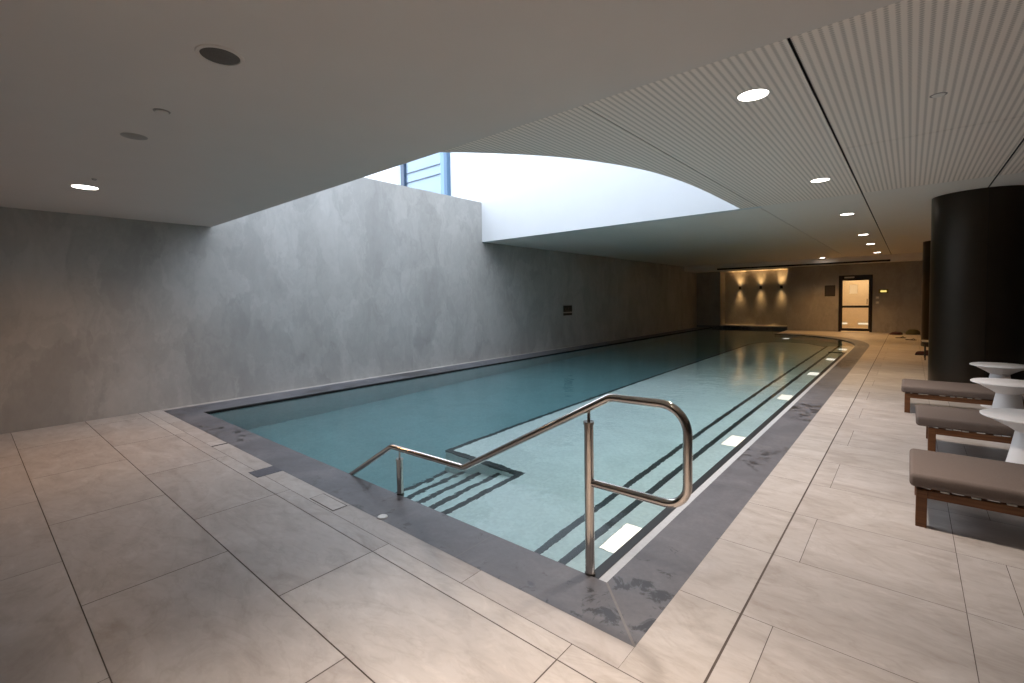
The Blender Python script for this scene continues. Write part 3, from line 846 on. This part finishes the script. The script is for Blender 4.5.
# ------------------------------------------------------------------ things left at the far end
def blob(bm, cx, cy, rx, ry, rz, z=0, seed=0, amp=.12):
    rnd = random.Random(seed); ph = [rnd.uniform(0, 6) for _ in range(6)]
    n, m = 24, 10
    prof = []
    rings = []
    for j in range(m + 1):
        t = j / m * PI / 2
        ring_ = []
        for i in range(n):
            a = 2 * PI * i / n
            k = 1 + amp * (math.sin(2 * a + ph[0] + t) + .6 * math.sin(3 * a + ph[1]) + .5 * math.sin(5 * a + ph[2] + 2 * t))
            ring_.append(bm.verts.new((cx + rx * k * math.cos(a) * math.cos(t) ** .6, cy + ry * k * math.sin(a) * math.cos(t) ** .6, z + rz * math.sin(t) * (1 + amp * math.sin(3 * a + ph[3])))))
        rings.append(ring_)
    for A, B in zip(rings, rings[1:]):
        for i in range(n): bm.faces.new((A[i], A[(i + 1) % n], B[(i + 1) % n], B[i]))
    bm.faces.new(rings[0]); bm.faces.new(rings[-1])
    return bm
def shoe(name, x, y, L, rz, m, label, group=None):
    e = empty(name, (x, y, 0), label, 'shoe', group, rz)
    bm = bmesh.new()
    out = [(-.5, -.15), (-.3, -.19), (0, -.16), (.25, -.2), (.45, -.15), (.5, 0), (.45, .14), (.25, .19), (0, .14), (-.3, .17), (-.5, .14)]
    prism(bm, [(p[0] * L, p[1] * L) for p in out], 0, .022); link('sole', bm, M['black_cloth'], e)
    bm = bmesh.new(); blob(bm, .10 * L, 0, .36 * L, .15 * L, .075, .022, 3, .03); blob(bm, -.28 * L, 0, .20 * L, .14 * L, .105, .022, 5, .03)
    link('upper', bm, m, e, True)
def sandal(x, y, rz, label):
    e = empty('flip_flop', (x, y, 0), label, 'flip-flop', 'flip-flops left by the end wall', rz)
    bm = bmesh.new(); prism(bm, [(-.14, -.045), (0, -.04), (.1, -.055), (.14, 0), (.1, .055), (0, .04), (-.14, .045)], 0, .022); link('sole', bm, M['black_cloth'], e)
    bm = bmesh.new(); sweep(bm, [(0, -.045, .02), (.06, -.02, .055), (.09, 0, .022), (.06, .02, .055), (0, .045, .02)], .008, 8); link('strap', bm, M['black_cloth'], e)
bm = bmesh.new(); blob(bm, -.36, 22.55, .17, .14, .10, 0, 1); tag(link('bag', bm, M['red_shoe'], None, True), 'small dark red bag lying on the floor against the end wall', 'bag')
bm = bmesh.new(); blob(bm, .09, 22.85, .21, .15, .17, 0, 2); tag(link('bag', bm, M['greenish'], None, True), 'slumped olive bag lying right of the small dark red bag', 'bag')
sandal(-.22, 20.8, .25, 'left black flip-flop on the deck in front of the bags'); sandal(.05, 20.0, -.2, 'right black flip-flop on the deck, nearer the second column')
shoe('shoe', .26, 15.2, .30, PI, M['red_shoe'], 'dark red shoe on the floor beside the big black column')
e = empty('stool', (.55, 14.3, 0), 'low dark stool half hidden behind the big column', 'stool')
bm = bmesh.new(); box(bm, -.33, .3, -.28, .28, .385, .42, .008); link('seat', bm, M['steel_dark'], e)
bm = bmesh.new(); box(bm, -.335, .305, -.285, .285, .412, .422, .003); link('seat_edge', bm, plain('grey_edge', (.35, .33, .3), .4), e)
for sx_ in (-.27, .25):
    for sy in (-.24, .24):
        bm = bmesh.new(); sweep(bm, [(sx_, sy, 0), (sx_, sy, .39)], .012, 12); link('leg', bm, M['steel_dark'], e, True)

# ------------------------------------------------------------------ lights
def lamp(kind, name, loc, energy, col, rot=(0, 0, 0), **kw):
    l = bpy.data.lights.new(name, kind); l.energy = energy; l.color = col
    for k, v in kw.items(): setattr(l, k, v)
    o = bpy.data.objects.new(name, l); o.location = loc; o.rotation_euler = rot
    COL.objects.link(o); return o
for x, y, z, p, c, a, r in SPOTS:
    o = lamp('SPOT', 'downlight_beam', (x, y, z), p, c, r, spot_size=math.radians(a), spot_blend=1, shadow_soft_size=.10)
    o.data.cycles.is_caustics_light = True
lamp('AREA', 'lobby_light', (-1.75, 25.0, 2.58), 40, (1, .72, .42), (0, 0, 0), shape='RECTANGLE', size=1.2, size_y=1.6)
# daylight portal over the roof opening
pl = lamp('AREA', 'sky_portal', (-8.6, 5.58, HT), 1, (1, 1, 1), (0, 0, 0), shape='RECTANGLE', size=12.8, size_y=6.2)
pl.data.cycles.is_portal = True
W_ = bpy.data.worlds.new('overcast_sky'); SC.world = W_; W_.use_nodes = True
bg = W_.node_tree.nodes['Background']; bg.inputs[0].default_value = (.80, .88, 1, 1); bg.inputs[1].default_value = 4.5

# ------------------------------------------------------------------ camera
cam = bpy.data.cameras.new('camera'); co = bpy.data.objects.new('camera', cam); COL.objects.link(co)
cam.sensor_width = 36; cam.lens = 468.2 / 1024 * 36; cam.shift_y = -20.93 / 1024; cam.clip_start = .05
yaw, pit, rol = (math.radians(v) for v in (40.38, -2.462, -.916))
fw = Vector((-math.sin(yaw) * math.cos(pit), math.cos(yaw) * math.cos(pit), math.sin(pit)))
r0 = Vector((math.cos(yaw), math.sin(yaw), 0)); u0 = r0.cross(fw)
r_ = r0 * math.cos(rol) + u0 * math.sin(rol); u_ = -r0 * math.sin(rol) + u0 * math.cos(rol)
mw = Matrix((r_, u_, -fw)).transposed().to_4x4(); mw.translation = (0, 0, 1.5)
co.matrix_world = mw
SC.camera = co

SC.view_settings.view_transform = 'Standard'
SC.view_settings.look = 'None'
SC.view_settings.exposure = 0
SC.view_settings.gamma = 1
SC.view_settings.use_curve_mapping = False
cy = SC.cycles
cy.max_bounces = 14; cy.diffuse_bounces = 6; cy.glossy_bounces = 6; cy.transmission_bounces = 10; cy.transparent_max_bounces = 12
cy.sample_clamp_indirect = 6
cy.use_denoising = True
